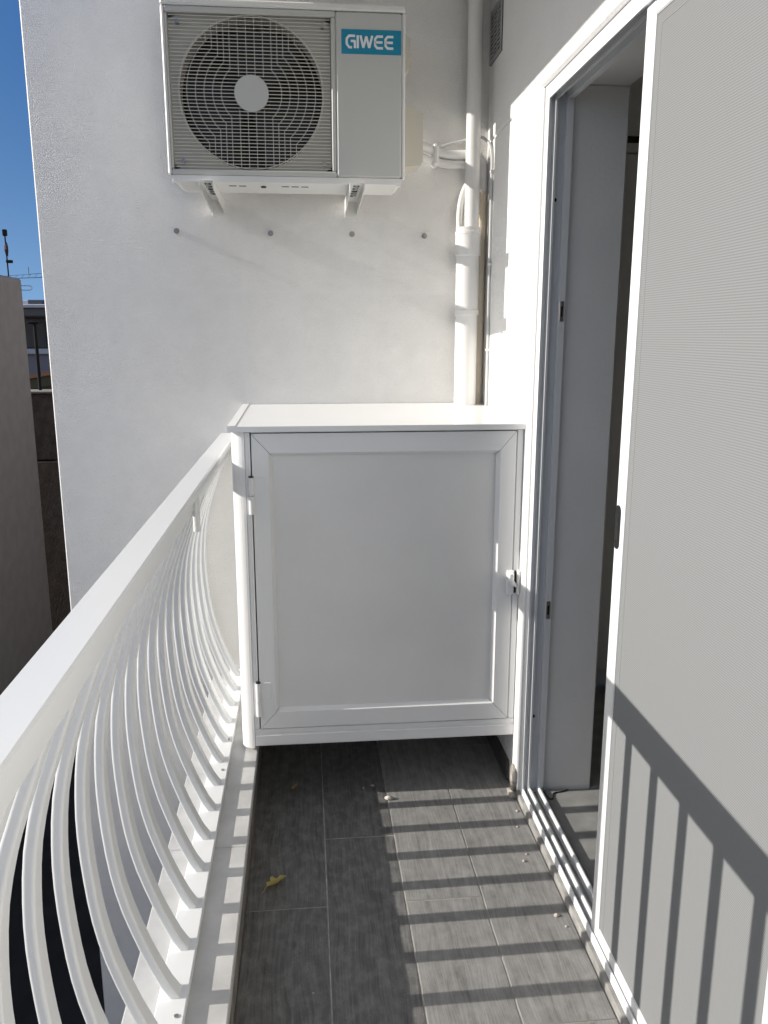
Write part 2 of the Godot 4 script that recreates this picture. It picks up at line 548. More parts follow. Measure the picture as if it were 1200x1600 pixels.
func build_door():
	var f := thing("door_frame", "white aluminium sliding door frame with floor tracks", "door frame", Vector3(0.67, 0.0, -1.6))
	var z0 := -2.2865
	# jamb
	var st := begin()
	prism(st, PackedVector2Array([Vector2(0.645, z0), Vector2(0.645, -2.250), Vector2(0.650, -2.250), Vector2(0.650, -2.268), Vector2(0.662, -2.268), Vector2(0.662, -2.246), Vector2(0.668, -2.246), Vector2(0.668, -2.268), Vector2(0.693, -2.268), Vector2(0.693, -2.248), Vector2(0.7105, -2.248), Vector2(0.7105, z0)]), Vector3(0, 0.022, 0), Vector3(1, 0, 0), Vector3(0, 0, 1), Vector3(0, 2.0345, 0))
	part("jamb", st, M.frame, f)
	st = begin()
	prism(st, PackedVector2Array([Vector2(0.645, -0.8715), Vector2(0.645, -0.908), Vector2(0.650, -0.908), Vector2(0.650, -0.895), Vector2(0.662, -0.895), Vector2(0.662, -0.91), Vector2(0.668, -0.91), Vector2(0.668, -0.895), Vector2(0.7105, -0.895), Vector2(0.7105, -0.8715)]), Vector3(0, 0.022, 0), Vector3(1, 0, 0), Vector3(0, 0, 1), Vector3(0, 2.0345, 0))
	part("jamb", st, M.frame, f)
	# head, running along z between the jambs
	st = begin()
	prism(st, PackedVector2Array([Vector2(0.6453, 2.0575), Vector2(0.6453, 2.022), Vector2(0.650, 2.022), Vector2(0.650, 2.040), Vector2(0.664, 2.040), Vector2(0.664, 2.020), Vector2(0.669, 2.020), Vector2(0.669, 2.040), Vector2(0.694, 2.040), Vector2(0.694, 2.022), Vector2(0.7103, 2.022), Vector2(0.7103, 2.0575)]), Vector3(0, 0, -2.262), Vector3(1, 0, 0), Vector3(0, 1, 0), Vector3(0, 0, 1.367))
	part("head", st, M.frame, f)
	# threshold: outer lip and two rounded tracks
	bpart("threshold", Vector3(0.6335, 0.0005, z0), Vector3(0.7105, 0.0215, -0.8715), M.sill, f, 0.003)
	bpart("outer_lip", Vector3(0.6445, 0.0218, -2.2495), Vector3(0.6505, 0.046, -0.91), M.frame, f, 0.002)
	for x in [0.668, 0.6985]:
		st = begin()
		var pl := PackedVector2Array([Vector2(x - 0.0055, 0.0217), Vector2(x - 0.0055, 0.042)])
		for i in 5:
			var a := PI - PI * (i + 0.5) / 5.0
			pl.append(Vector2(x + cos(a) * 0.0055, 0.0435 + sin(a) * 0.0055))
		pl.append(Vector2(x + 0.0055, 0.042)); pl.append(Vector2(x + 0.0055, 0.0217))
		prism(st, pl, Vector3(0, 0, -2.246), Vector3(1, 0, 0), Vector3(0, 1, 0), Vector3(0, 0, 1.33))
		part("track", st, M.frame, f)
	# strike plates and screws on the jamb
	for y in [1.484, 0.627]:
		st = begin()
		cbox(st, Vector3(0.6945, y - 0.027, -2.2478), Vector3(0.7065, y + 0.027, -2.2455), 0.0008)
		var sp := part("strike_plate", st, M.steel, f)
		bpart("slot", Vector3(0.698, y - 0.014, -2.2456), Vector3(0.7035, y + 0.014, -2.2445), M.black, sp, 0.0003)
	for y in [1.774, 0.281]:
		st = begin()
		tube(st, [Vector3(0.6745, y, -2.2675), Vector3(0.6745, y, -2.262)], 0.0045, 10)
		part("screw", st, M.handle_dark, f)
	# plaster bead round the opening
	# sliding insect screen
	var s := thing("screen_door", "sliding insect screen door with white frame and grey mesh", "screen door", Vector3(0.66, 0.046, -1.3))
	var xa := 0.6525
	var xb := 0.6610
	var zl := -1.648
	var zr := -0.925
	bpart("stile", Vector3(xa, 0.030, zl), Vector3(xb, 2.036, zl + 0.043), M.white, s, 0.0025)
	bpart("stile", Vector3(xa, 0.030, zr - 0.043), Vector3(xb, 2.036, zr), M.white, s, 0.0025)
	bpart("rail", Vector3(xa + 0.0003, 0.030, zl + 0.0432), Vector3(xb, 0.070, zr - 0.0432), M.white, s, 0.0025)
	bpart("rail", Vector3(xa + 0.0003, 1.995, zl + 0.0432), Vector3(xb, 2.036, zr - 0.0432), M.white, s, 0.0025)
	var mp := bpart("mesh", Vector3(xa + 0.0045, 0.069, zl + 0.042), Vector3(xa + 0.0060, 1.996, zr - 0.042), M.screen, s, 0.0001)
	bpart("spline", Vector3(xa + 0.0038, 0.0705, zl + 0.063), Vector3(xa + 0.0048, 1.976, zl + 0.0655), M.mesh_line, mp, 0.0004)
	bpart("spline", Vector3(xa + 0.0038, 1.9735, zl + 0.066), Vector3(xa + 0.0048, 1.976, zr - 0.066), M.mesh_line, mp, 0.0004)
	# recessed finger pull
	var pull := begin()
	var pp := PackedVector2Array()
	for i in 9: pp.append(Vector2(cos(PI * i / 8.0) * 0.0135, 0.034 + sin(PI * i / 8.0) * 0.0135))
	for i in 9: pp.append(Vector2(-cos(PI * i / 8.0) * 0.0135, -0.034 - sin(PI * i / 8.0) * 0.0135))
	prism(pull, pp, Vector3(xa - 0.0016, 1.024, zl + 0.0145), Vector3(0, 0, 1), Vector3(0, 1, 0), Vector3(0.003, 0, 0))
	var ph := part("finger_pull", pull, M.handle_dark, s)
	bpart("slot", Vector3(xa - 0.0022, 0.995, zl + 0.009), Vector3(xa - 0.0010, 1.053, zl + 0.020), M.black, ph, 0.0003)

# ------------------------------------------------------------------ railing
func bar_mesh() -> Mesh:
	var raw := [[-0.272, 0.1845], [-0.287, 0.209], [-0.305, 0.25], [-0.323, 0.296], [-0.3495, 0.379], [-0.366, 0.459], [-0.3745, 0.54], [-0.3785, 0.62], [-0.3765, 0.69], [-0.3685, 0.765], [-0.352, 0.837], [-0.337, 0.882], [-0.316, 0.94], [-0.299, 0.985], [-0.286, 1.016]]
	var pts := []
	for r in raw: pts.append(Vector3(r[0], r[1], 0))
	pts = smooth_path(pts, 2)
	# rounded-rectangle section: a across the bar in plane, b along z
	var ha := 0.0088
	var hb := 0.0176
	var rc := 0.0055
	var sec := []
	for q in [[1, 1, 0.0], [-1, 1, 0.5], [-1, -1, 1.0], [1, -1, 1.5]]:
		for i in 4:
			var an: float = PI * float(q[2]) + PI * 0.5 * i / 3.0
			sec.append([Vector2(q[0] * (ha - rc) + cos(an) * rc, q[1] * (hb - rc) + sin(an) * rc), Vector2(cos(an), sin(an))])
	var st := begin()
	var fr := []
	for i in pts.size():
		var t: Vector3
		if i == 0: t = pts[1] - pts[0]
		elif i == pts.size() - 1: t = pts[i] - pts[i - 1]
		else: t = pts[i + 1] - pts[i - 1]
		t = t.normalized()
		var n := Vector3(t.y, -t.x, 0)
		fr.append(n)
	for i in pts.size() - 1:
		for k in sec.size():
			var s0 = sec[k]
			var s1 = sec[(k + 1) % sec.size()]
			var q := []
			for e in [[i, s0], [i, s1], [i + 1, s1], [i + 1, s0]]:
				var n: Vector3 = fr[e[0]]
				var off: Vector2 = e[1][0]
				var nn: Vector2 = e[1][1]
				var p: Vector3 = pts[e[0]] + n * off.x + Vector3(0, 0, off.y)
				if e[0] == 0: # cut level on the plate
					p = Vector3(pts[0].x + off.x / maxf(absf(n.x), 0.45), 0.1842, off.y)
				q.append([p, n * nn.x + Vector3(0, 0, nn.y)])
			tri_n(st, q[0][0], q[1][0], q[2][0], q[0][1], q[1][1], q[2][1])
			tri_n(st, q[0][0], q[2][0], q[3][0], q[0][1], q[2][1], q[3][1])
	return st.commit()

func build_railing():
	var r := thing("railing", "white steel railing with outward curved bars on the kerb", "railing", Vector3(-0.275, 0.165, -0.8))
	var z0 := ZB + 0.0005
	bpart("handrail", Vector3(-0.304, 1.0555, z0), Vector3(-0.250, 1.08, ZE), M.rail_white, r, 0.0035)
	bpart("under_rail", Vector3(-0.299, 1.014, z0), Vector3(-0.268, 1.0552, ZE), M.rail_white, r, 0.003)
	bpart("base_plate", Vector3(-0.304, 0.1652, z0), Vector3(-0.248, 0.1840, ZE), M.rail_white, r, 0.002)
	var bm := bar_mesh()
	for k in range(-62, 12):
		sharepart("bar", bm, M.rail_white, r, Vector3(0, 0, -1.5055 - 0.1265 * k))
	# little sleeve under the rail and the fixings of the plate
	var st := begin()
	tube(st, [Vector3(-0.2635, 0.965, -1.93), Vector3(-0.2635, 1.05, -1.93)], 0.0085, 12)
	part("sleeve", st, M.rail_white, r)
	for z in [-2.205, -2.39, -1.32]:
		st = begin()
		tube(st, [Vector3(-0.262, 0.1838, z), Vector3(-0.262, 0.1862, z)], 0.0045, 10)
		part("screw", st, M.steel, r)

# ------------------------------------------------------------------ cabinet
func build_cabinet():
	var zf := -2.34
	var c := thing("cabinet", "white aluminium cabinet with panelled door below the outdoor unit", "cabinet", Vector3(0.21, 0.17, -2.64))
	# top sheet, falling slightly forward
	var st := begin()
	var zt := zf + 0.012
	var y0 := 1.1535
	prism(st, PackedVector2Array([Vector2(zt, y0), Vector2(zt, y0 + 0.0155), Vector2(ZB + 0.002, y0 + 0.027), Vector2(ZB + 0.002, y0 + 0.005)]), Vector3(-0.221, 0, 0), Vector3(0, 0, 1), Vector3(0, 1, 0), Vector3(0.854, 0, 0))
	var top := part("top", st, M.white, c)
	st = begin()
	prism(st, PackedVector2Array([Vector2(zt - 0.001, y0 + 0.0157), Vector2(zt - 0.001, y0 + 0.0180), Vector2(ZB + 0.003, y0 + 0.0295), Vector2(ZB + 0.003, y0 + 0.0272)]), Vector3(-0.221, 0, 0), Vector3(0, 0, 1), Vector3(0, 1, 0), Vector3(0.022, 0, 0))
	part("edge_strip", st, M.white_satin, top)
	# rounded corner post at the railing side
	st = begin()
	var pl := PackedVector2Array()
	pl.append(Vector2(-0.176, zf))
	for i in 9:
		var a := PI * 0.5 + PI * 0.5 * i / 8.0
		pl.append(Vector2(-0.176 + cos(a) * 0.04, zf - 0.04 + sin(a) * 0.04))
	pl.append(Vector2(-0.216, zf - 0.075)); pl.append(Vector2(-0.212, zf - 0.075))
	pl.append(Vector2(-0.176, zf - 0.035))
	round_prism(st, pl, 0.1765, 0.976)
	part("corner_post", st, M.white, c)
	# carcass
	bpart("side_panel", Vector3(-0.2145, 0.1760, ZB + 0.003), Vector3(-0.2065, 1.1525, zf - 0.0755), M.panel, c, 0.001)
	bpart("side_panel", Vector3(0.6225, 0.1860, ZB + 0.003), Vector3(0.6335, 1.1525, zf - 0.0405), M.panel, c, 0.001)
	bpart("bottom_panel", Vector3(-0.206, 0.186, ZB + 0.003), Vector3(0.622, 0.200, zf - 0.042), M.panel, c, 0.001)
	bpart("back_panel", Vector3(-0.206, 0.2005, ZB + 0.0035), Vector3(0.622, 1.1525, ZB + 0.012), M.panel, c, 0.001)
	bpart("frame_upright", Vector3(0.6155, 0.2385, zf - 0.040), Vector3(0.6338, 1.1520, zf - 0.001), M.white_satin, c, 0.002)
	bpart("frame_upright", Vector3(-0.1755, 0.2385, zf - 0.040), Vector3(-0.1605, 1.1520, zf - 0.001), M.white_satin, c, 0.002)
	bpart("frame_head", Vector3(-0.160, 1.1500, zf - 0.040), Vector3(0.615, 1.1528, zf - 0.0015), M.white_satin, c, 0.001)
	st = begin()
	prism(st, PackedVector2Array([Vector2(zf - 0.040, 0.183), Vector2(zf - 0.001, 0.183), Vector2(zf + 0.0005, 0.186), Vector2(zf + 0.0005, 0.216), Vector2(zf - 0.003, 0.2185), Vector2(zf - 0.003, 0.2215), Vector2(zf - 0.0005, 0.2235), Vector2(zf - 0.0005, 0.2365), Vector2(zf - 0.003, 0.238), Vector2(zf - 0.040, 0.238)]), Vector3(-0.1745, 0, 0), Vector3(0, 0, 1), Vector3(0, 1, 0), Vector3(0.808, 0, 0))
	part("bottom_rail", st, M.white_satin, c)
	# door: mitred frame round a sunk panel
	var dx0 := -0.1565
	var dx1 := 0.6125
	var dy0 := 0.2415
	var dy1 := 1.1475
	var o := [Vector2(dx0, dy0), Vector2(dx1, dy0), Vector2(dx1, dy1), Vector2(dx0, dy1)]
	var iw := 0.058
	var q := [Vector2(dx0 + iw, dy0 + iw + 0.004), Vector2(dx1 - iw + 0.002, dy0 + iw + 0.004), Vector2(dx1 - iw + 0.002, dy1 - iw - 0.008), Vector2(dx0 + iw, dy1 - iw - 0.008)]
	var dn := Node3D.new()
	var dp := bpart("door", Vector3(q[0].x - 0.004, q[0].y - 0.004, zf - 0.022), Vector3(q[2].x + 0.004, q[2].y + 0.004, zf - 0.0135), M.panel, c, 0.0005)
	dn.free()
	var names := ["lower_rail", "lock_stile", "upper_rail", "hinge_stile"]
	for i in 4:
		var j := (i + 1) % 4
		st = begin()
		frame_side(st, o[i], o[j], q[j], q[i], zf + 0.001)
		part(names[i], st, M.white, dp)
	# hinges
	for y in [0.915, 0.285]:
		st = begin()
		tube(st, [Vector3(-0.1600, y, zf + 0.0045), Vector3(-0.1600, y + 0.0535, zf + 0.0045)], 0.0085, 14)
		var hg := part("hinge", st, M.white, dp)
		st = begin()
		tube(st, [Vector3(-0.1600, y + 0.0560, zf + 0.0045), Vector3(-0.1600, y + 0.1075, zf + 0.0045)], 0.0085, 14)
		cbox(st, Vector3(-0.1575, y + 0.056, zf + 0.0012), Vector3(-0.122, y + 0.107, zf + 0.0030), 0.0008)
		part("leaf", st, M.white, hg)
		st = begin()
		tube(st, [Vector3(-0.1600, y + 0.1077, zf + 0.0045), Vector3(-0.1600, y + 0.1110, zf + 0.0045)], 0.0075, 12)
		part("pin", st, M.black, hg)
	# latch handle
	st = begin()
	cbox(st, Vector3(0.594, 0.649, zf + 0.0012), Vector3(0.6175, 0.727, zf + 0.010), 0.004)
	var hd := part("latch", st, M.white, dp)
	st = begin()
	cbox(st, Vector3(0.5965, 0.690, zf + 0.0095), Vector3(0.6145, 0.723, zf + 0.024), 0.005)
	prism(st, PackedVector2Array([Vector2(0.597, 0.694), Vector2(0.620, 0.676), Vector2(0.624, 0.683), Vector2(0.6145, 0.697)]), Vector3(0, 0, zf + 0.011), Vector3(1, 0, 0), Vector3(0, 1, 0), Vector3(0, 0, 0.010))
	part("thumb_lever", st, M.white, hd)
	st = begin()
	cbox(st, Vector3(0.6252, 0.650, zf - 0.0008), Vector3(0.6345, 0.728, zf + 0.019), 0.004)
	part("keeper", st, M.white, hd)
	bpart("latch_gap", Vector3(0.6178, 0.654, zf + 0.0003), Vector3(0.6250, 0.724, zf + 0.005), M.black, hd, 0.001)

func round_prism(st: SurfaceTool, poly: PackedVector2Array, y0: float, hgt: float):
	prism(st, poly, Vector3(0, y0, 0), Vector3(1, 0, 0), Vector3(0, 0, 1), Vector3(0, hgt, 0))

func frame_side(st: SurfaceTool, a: Vector2, b: Vector2, c: Vector2, d: Vector2, z: float):
	# mitred length of door frame: a-b outer edge, d-c inner edge, with a bevelled bead towards the panel
	var u := (b - a).normalized()
	var inw := Vector2(-u.y, u.x)
	var P := func(p: Vector2, zz: float) -> Vector3: return Vector3(p.x, p.y, zz)
	# bead: inner 9 mm slopes back to the panel
	var g := 0.0007
	a += u * g; d += u * g * 1.5; b -= u * g; c -= u * g * 1.5
	var len_a := (d - a)
	var len_b := (c - b)
	var t := 1.0 - 0.010 / maxf(len_a.dot(inw), 0.001)
	var d2 := a + len_a * t
	var c2 := b + len_b * t
	var zi := z - 0.0130
	quad(st, P.call(a, z), P.call(b, z), P.call(c2, z), P.call(d2, z), Vector3(0, 0, 1))
	var bn := Vector3(inw.x * 0.8, inw.y * 0.8, 0.6).normalized()
	quad(st, P.call(d2, z), P.call(c2, z), P.call(c, zi), P.call(d, zi), bn)
	quad(st, P.call(a, z), P.call(b, z), P.call(b, z - 0.030), P.call(a, z - 0.030), Vector3(-inw.x, -inw.y, 0))
	quad(st, P.call(a, z - 0.030), P.call(b, z - 0.030), P.call(c, z - 0.030), P.call(d, z - 0.030), Vector3(0, 0, -1))
	quad(st, P.call(d, zi), P.call(c, zi), P.call(c, z - 0.030), P.call(d, z - 0.030), Vector3(inw.x, inw.y, 0))
	var e1 := Vector3(-u.x, -u.y, 0)
	quad(st, P.call(a, z), P.call(d2, z), P.call(d, zi), P.call(d, z - 0.030), e1)
	tri(st, P.call(a, z), P.call(d, z - 0.030), P.call(a, z - 0.030), e1)
	quad(st, P.call(b, z), P.call(c2, z), P.call(c, zi), P.call(c, z - 0.030), -e1)
	tri(st, P.call(b, z), P.call(c, z - 0.030), P.call(b, z - 0.030), -e1)

# ------------------------------------------------------------------ outdoor unit
func build_outdoor_unit():
	var zf := -2.63
	var x0 := -0.391
	var x1 := 0.314
	var yb := 1.886
	var yt := 2.345
	var zr := -2.828
	var u := thing("outdoor_unit", "beige white outdoor air conditioning unit with round fan grille", "air conditioner", Vector3(-0.04, 1.85, -2.74))
	# casing: sides, top, front rim
	var k := bpart("casing", Vector3(x0, yt - 0.004, zr), Vector3(x1, yt + 0.014, zf + 0.004), M.casing_white, u, 0.004)
	bpart("side_panel", Vector3(x0, yb, zr), Vector3(x0 + 0.010, yt - 0.0045, zf), M.casing_white, k, 0.004)
	bpart("side_panel", Vector3(x1 - 0.010, yb, zr), Vector3(x1, yt - 0.0045, zf - 0.002), M.casing_white, k, 0.003)
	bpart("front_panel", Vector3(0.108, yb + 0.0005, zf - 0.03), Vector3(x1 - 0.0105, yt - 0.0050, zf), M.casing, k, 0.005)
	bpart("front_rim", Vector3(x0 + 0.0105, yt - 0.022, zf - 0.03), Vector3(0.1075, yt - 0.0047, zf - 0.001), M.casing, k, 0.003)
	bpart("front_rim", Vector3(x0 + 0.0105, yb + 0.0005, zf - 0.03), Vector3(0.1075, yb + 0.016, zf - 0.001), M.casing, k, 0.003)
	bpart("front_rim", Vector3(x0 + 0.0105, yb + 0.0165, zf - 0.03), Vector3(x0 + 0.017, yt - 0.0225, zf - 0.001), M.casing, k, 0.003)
	bpart("back_panel", Vector3(x0 + 0.0105, yb + 0.0005, zr), Vector3(x1 - 0.0105, yt - 0.005, zr + 0.006), M.coil, k, 0.001)
	bpart("fan_bulkhead", Vector3(0.102, yb + 0.017, zr + 0.0065), Vector3(0.1075, yt - 0.023, zf - 0.031), M.dark_inside, k, 0.001)
	bpart("rim_strip", Vector3(0.0945, yb + 0.0165, zf - 0.012), Vector3(0.1074, yt - 0.0225, zf - 0.0015), M.casing, k, 0.003)
	# shroud plate with the round mouth
	var cx := -0.140
	var cy := 2.114
	var r := 0.2135
	var st := begin()
	var sx0 := x0 + 0.0172
	var sx1 := 0.0943
	var sy0 := yb + 0.0168
	var sy1 := yt - 0.0228
	var zs := zf - 0.022
	var n := 72
	for i in n:
		var a0 := TAU * i / n
		var a1 := TAU * (i + 1) / n
		var e0 := sq_edge(a0, cx, cy, sx0, sx1, sy0, sy1)
		var e1 := sq_edge(a1, cx, cy, sx0, sx1, sy0, sy1)
		var rr := minf(r, 0.2093)
		var c0 := Vector2(cx + cos(a0) * rr, cy + sin(a0) * rr)
		var c1 := Vector2(cx + cos(a1) * rr, cy + sin(a1) * rr)
		quad(st, Vector3(c0.x, c0.y, zs), Vector3(c1.x, c1.y, zs), Vector3(e1.x, e1.y, zs), Vector3(e0.x, e0.y, zs), Vector3(0, 0, 1))
		quad(st, Vector3(c0.x, c0.y, zs), Vector3(c1.x, c1.y, zs), Vector3(c1.x, c1.y, zs - 0.06), Vector3(c0.x, c0.y, zs - 0.06), Vector3(-cos(a0), -sin(a0), 0))
	var sh := part("shroud", st, M.shroud, u)
	# fan
	st = begin()
	for b in 3:
		var a0 := TAU * b / 3.0 + 0.5
		for i in 8:
			var t0 := i / 8.0
			var t1 := (i + 1) / 8.0
			var aa := a0 + t0 * 1.45
			var ab := a0 + t1 * 1.45
			var za := zs - 0.035 - 0.05 * t0
			var zb2 := zs - 0.035 - 0.05 * t1
			var p0 := Vector3(cx + cos(aa) * 0.05, cy + sin(aa) * 0.05, za)
			var p1 := Vector3(cx + cos(ab) * 0.05, cy + sin(ab) * 0.05, zb2)
			var p2 := Vector3(cx + cos(ab + 0.25) * 0.196, cy + sin(ab + 0.25) * 0.196, zb2 - 0.01)
			var p3 := Vector3(cx + cos(aa + 0.25) * 0.196, cy + sin(aa + 0.25) * 0.196, za - 0.01)
			quad(st, p0, p1, p2, p3, Vector3(0, 0, 1))
	var fan := part("fan", st, M.fan, u)
	st = begin()
	tube(st, [Vector3(cx, cy, zs - 0.11), Vector3(cx, cy, zs - 0.03)], 0.052, 20)
	part("motor_hub", st, M.fan, fan)
	bpart("motor_support", Vector3(cx + 0.035, sy0, zs - 0.15), Vector3(cx + 0.085, sy1, zs - 0.13), M.coil, fan, 0.003)
	bpart("motor_support", Vector3(cx - 0.085, sy0, zs - 0.15), Vector3(cx - 0.035, sy1, zs - 0.13), M.coil, fan, 0.003)
	# grille: level slats, curved and upright wires, hub disc
	var slat := begin()
	cbox(slat, Vector3(sx0 + 0.003, -0.0009, -0.0015), Vector3(sx1 - 0.003, 0.0009, 0.0015), 0.0005)
	var slat_m := slat.commit()
	var g := thing_part("grille", u)
	var ny := 43
	for i in ny:
		var y := lerpf(sy0 + 0.006, sy1 - 0.006, float(i) / (ny - 1))
		sharepart("slat", slat_m, M.grille, g, Vector3(0, y, zf - 0.006))
	for s in [-1.0, 1.0]:
		for i in 6:
			var ri := 0.088 + i * 0.0248
			var aa := deg_to_rad(47.0)
			var pts := arc_pts(Vector3(cx, cy, zf - 0.0085), ri, -aa, aa, 18, Vector3(s, 0, 0))
			var ex := cos(aa) * ri
			var ey := sqrt(maxf(0.2135 * 0.2135 - ex * ex, 0.0))
			ey = minf(ey, 0.205)
			if i < 5:
				pts.push_front(Vector3(cx + s * ex, cy - ey, zf - 0.0085))
				pts.push_back(Vector3(cx + s * ex, cy + ey, zf - 0.0085))
			st = begin()
			tube(st, pts, 0.0009, 5, false)
			part("wire", st, M.grille, g)
	for dx in [-0.036, -0.012, 0.012, 0.036]:
		for s in [-1.0, 1.0]:
			st = begin()
			tube(st, [Vector3(cx + dx, cy + s * 0.045, zf - 0.0085), Vector3(cx + dx, cy + s * 0.206, zf - 0.0085)], 0.0009, 5, false)
			part("wire", st, M.grille, g)
	st = begin()
	tube(st, arc_pts(Vector3(cx, cy, zf - 0.0085), 0.2085, 0, TAU, 64), 0.0013, 5, false)
	part("wire", st, M.grille, g)
	st = begin()
	tube(st, [Vector3(cx, cy, zf - 0.010), Vector3(cx, cy, zf - 0.0032)], 0.050, 40)
	part("hub_disc", st, M.casing, g)
	for p in [[sx0 + 0.028, sy1 - 0.022], [sx1 - 0.024, sy1 - 0.022], [sx0 + 0.028, sy0 + 0.022], [sx1 - 0.024, sy0 + 0.022]]:
		st = begin()
		tube(st, [Vector3(p[0], p[1], zf - 0.0215), Vector3(p[0], p[1], zf - 0.0035)], 0.006, 12)
		part("screw", st, M.steel, g)
	# badge
	var bd := bpart("badge", Vector3(0.125, 2.2265, zf + 0.0001), Vector3(0.301, 2.2925, zf + 0.0011), M.badge, u, 0.0004)
	letters(bd, zf + 0.0012)
	# base pan with slots
	st = begin()
	prism(st, PackedVector2Array([Vector2(x0 + 0.004, yb - 0.0005), Vector2(x0 + 0.010, yb - 0.009), Vector2(x0 + 0.026, yb - 0.018), Vector2(x1 - 0.022, yb - 0.018), Vector2(x1 - 0.008, yb - 0.009), Vector2(x1 - 0.004, yb - 0.0005)]), Vector3(0, 0, zr), Vector3(1, 0, 0), Vector3(0, 1, 0), Vector3(0, 0, zf - zr - 0.004))
	var bp := part("base_pan", st, M.casing_white, u)
	for xx in [-0.22, -0.19, -0.06, -0.03, 0.00]:
		bpart("drain_slot", Vector3(xx, yb - 0.0195, -2.70), Vector3(xx + 0.022, yb - 0.0175, -2.694), M.slot, bp, 0.0003)
	for xx in [-0.115]:
		st = begin()
		tube(st, [Vector3(xx, yb - 0.022, -2.70), Vector3(xx, yb - 0.0178, -2.70)], 0.008, 12)
		part("drain_plug", st, M.slot, bp)
	for xx in [x0 + 0.014, x1 - 0.016]:
		bpart("corner_foot", Vector3(xx - 0.004, yb - 0.020, zf - 0.03), Vector3(xx + 0.004, yb - 0.010, zf - 0.0105), M.casing_white, bp, 0.001)
	# valve cover and carrying handle on the right side
	st = begin()
	prism(st, PackedVector2Array([Vector2(0.0, 1.932), Vector2(0.058, 1.938), Vector2(0.064, 1.95), Vector2(0.064, 2.086), Vector2(0.05, 2.098), Vector2(0.0, 2.112)]), Vector3(x1 + 0.0005, 0, zr + 0.02), Vector3(1, 0, 0), Vector3(0, 1, 0), Vector3(0, 0, 0.105))
	part("valve_cover", st, M.cover, u)
	st = begin()
	prism(st, PackedVector2Array([Vector2(0.0, 2.185), Vector2(0.022, 2.215), Vector2(0.022, 2.29), Vector2(0.0, 2.312)]), Vector3(x1 + 0.0005, 0, zr + 0.05), Vector3(1, 0, 0), Vector3(0, 1, 0), Vector3(0, 0, 0.09))
	part("carry_handle", st, M.cover, u)
	# brackets
	for bi in 2:
		var bx: float = [-0.279, 0.167][bi]
		var b := thing("wall_bracket", ["white slotted wall bracket carrying the fan end of the outdoor unit", "white slotted wall bracket carrying the badge end of the outdoor unit"][bi], "bracket", Vector3(bx, 1.78, ZB), "brackets under the outdoor unit")
		st = begin()
		var yy := 1.8675
		# inverted channel: top web and two cheeks that deepen towards the wall
		cbox(st, Vector3(bx - 0.022, yy - 0.0035, ZB + 0.006), Vector3(bx + 0.022, yy - 0.0005, zf + 0.036), 0.001)
		for s in [-1.0, 1.0]:
			var xx: float = bx + s * 0.0205
			prism(st, PackedVector2Array([Vector2(ZB + 0.006, yy - 0.004), Vector2(zf + 0.036, yy - 0.004), Vector2(zf + 0.036, yy - 0.024), Vector2(ZB + 0.006, yy - 0.046)]), Vector3(xx - 0.0015, 0, 0), Vector3(0, 0, 1), Vector3(0, 1, 0), Vector3(0.003, 0, 0))
		part("arm", st, M.casing_white, b)
		bpart("wall_plate", Vector3(bx - 0.0205, yy - 0.055, ZB + 0.0005), Vector3(bx + 0.0205, yy - 0.001, ZB + 0.0055), M.casing_white, b, 0.001)
		for i in 5:
			bpart("slot", Vector3(bx - 0.009, yy - 0.0045, zf - 0.03 - i * 0.045), Vector3(bx + 0.009, yy - 0.0034, zf - 0.006 - i * 0.045), M.slot, b, 0.0002)
		for zz in [zf - 0.01, zf - 0.12]:
			st = begin()
			tube(st, [Vector3(bx, yy - 0.017, zz), Vector3(bx, yy - 0.0036, zz)], 0.0055, 6)
			part("bolt", st, M.galv, b)
	# anchors left in the wall
	var ab: Node3D = null
	for p in [[-0.421, 1.763, "steel anchor bolt in the end wall, outermost of its row"], [-0.107, 1.759, "steel anchor bolt in the end wall between the two brackets"], [0.170, 1.759, "steel anchor bolt in the end wall right below the badge side bracket"], [0.421, 1.756, "steel anchor bolt in the end wall next to the drain pipe"]]:
		if ab == null:
			ab = thing("anchor_bolt", p[2], "bolt", Vector3(p[0], p[1], ZB), "row of anchor bolts below the outdoor unit")
			var s2 := begin()
			tube(s2, [ab.position + Vector3(0, 0, 0), ab.position + Vector3(0, 0, 0.003)], 0.0095, 14)
			part("washer", s2, M.steel, ab)
			s2 = begin()
			tube(s2, [ab.position + Vector3(0, 0, 0.0041), ab.position + Vector3(0, 0, 0.012)], 0.0072, 6)
			part("nut", s2, M.steel, ab)
			s2 = begin()
			tube(s2, [ab.position + Vector3(0, 0, 0.0121), ab.position + Vector3(0, 0, 0.020)], 0.0038, 10)
			part("stud", s2, M.steel, ab)
		else:
			var d := ab.duplicate()
			d.name = numbered("anchor_bolt")
			add_child(d)
			d.position = Vector3(p[0], p[1], ZB)
			d.set_meta("label", p[2])

func thing_part(called: String, parent: Node3D) -> Node3D:
	# an empty part that groups its pieces
	var st := begin()
	var o := Node3D.new()
	o.name = called
	parent.add_child(o, true)
	o.position = -parent.position
	return o

func sq_edge(a: float, cx: float, cy: float, x0: float, x1: float, y0: float, y1: float) -> Vector2:
	var d := Vector2(cos(a), sin(a))
	var t := 1e9
	if d.x > 1e-6: t = minf(t, (x1 - cx) / d.x)
	if d.x < -1e-6: t = minf(t, (x0 - cx) / d.x)
	if d.y > 1e-6: t = minf(t, (y1 - cy) / d.y)
	if d.y < -1e-6: t = minf(t, (y0 - cy) / d.y)
	return Vector2(cx, cy) + d * t

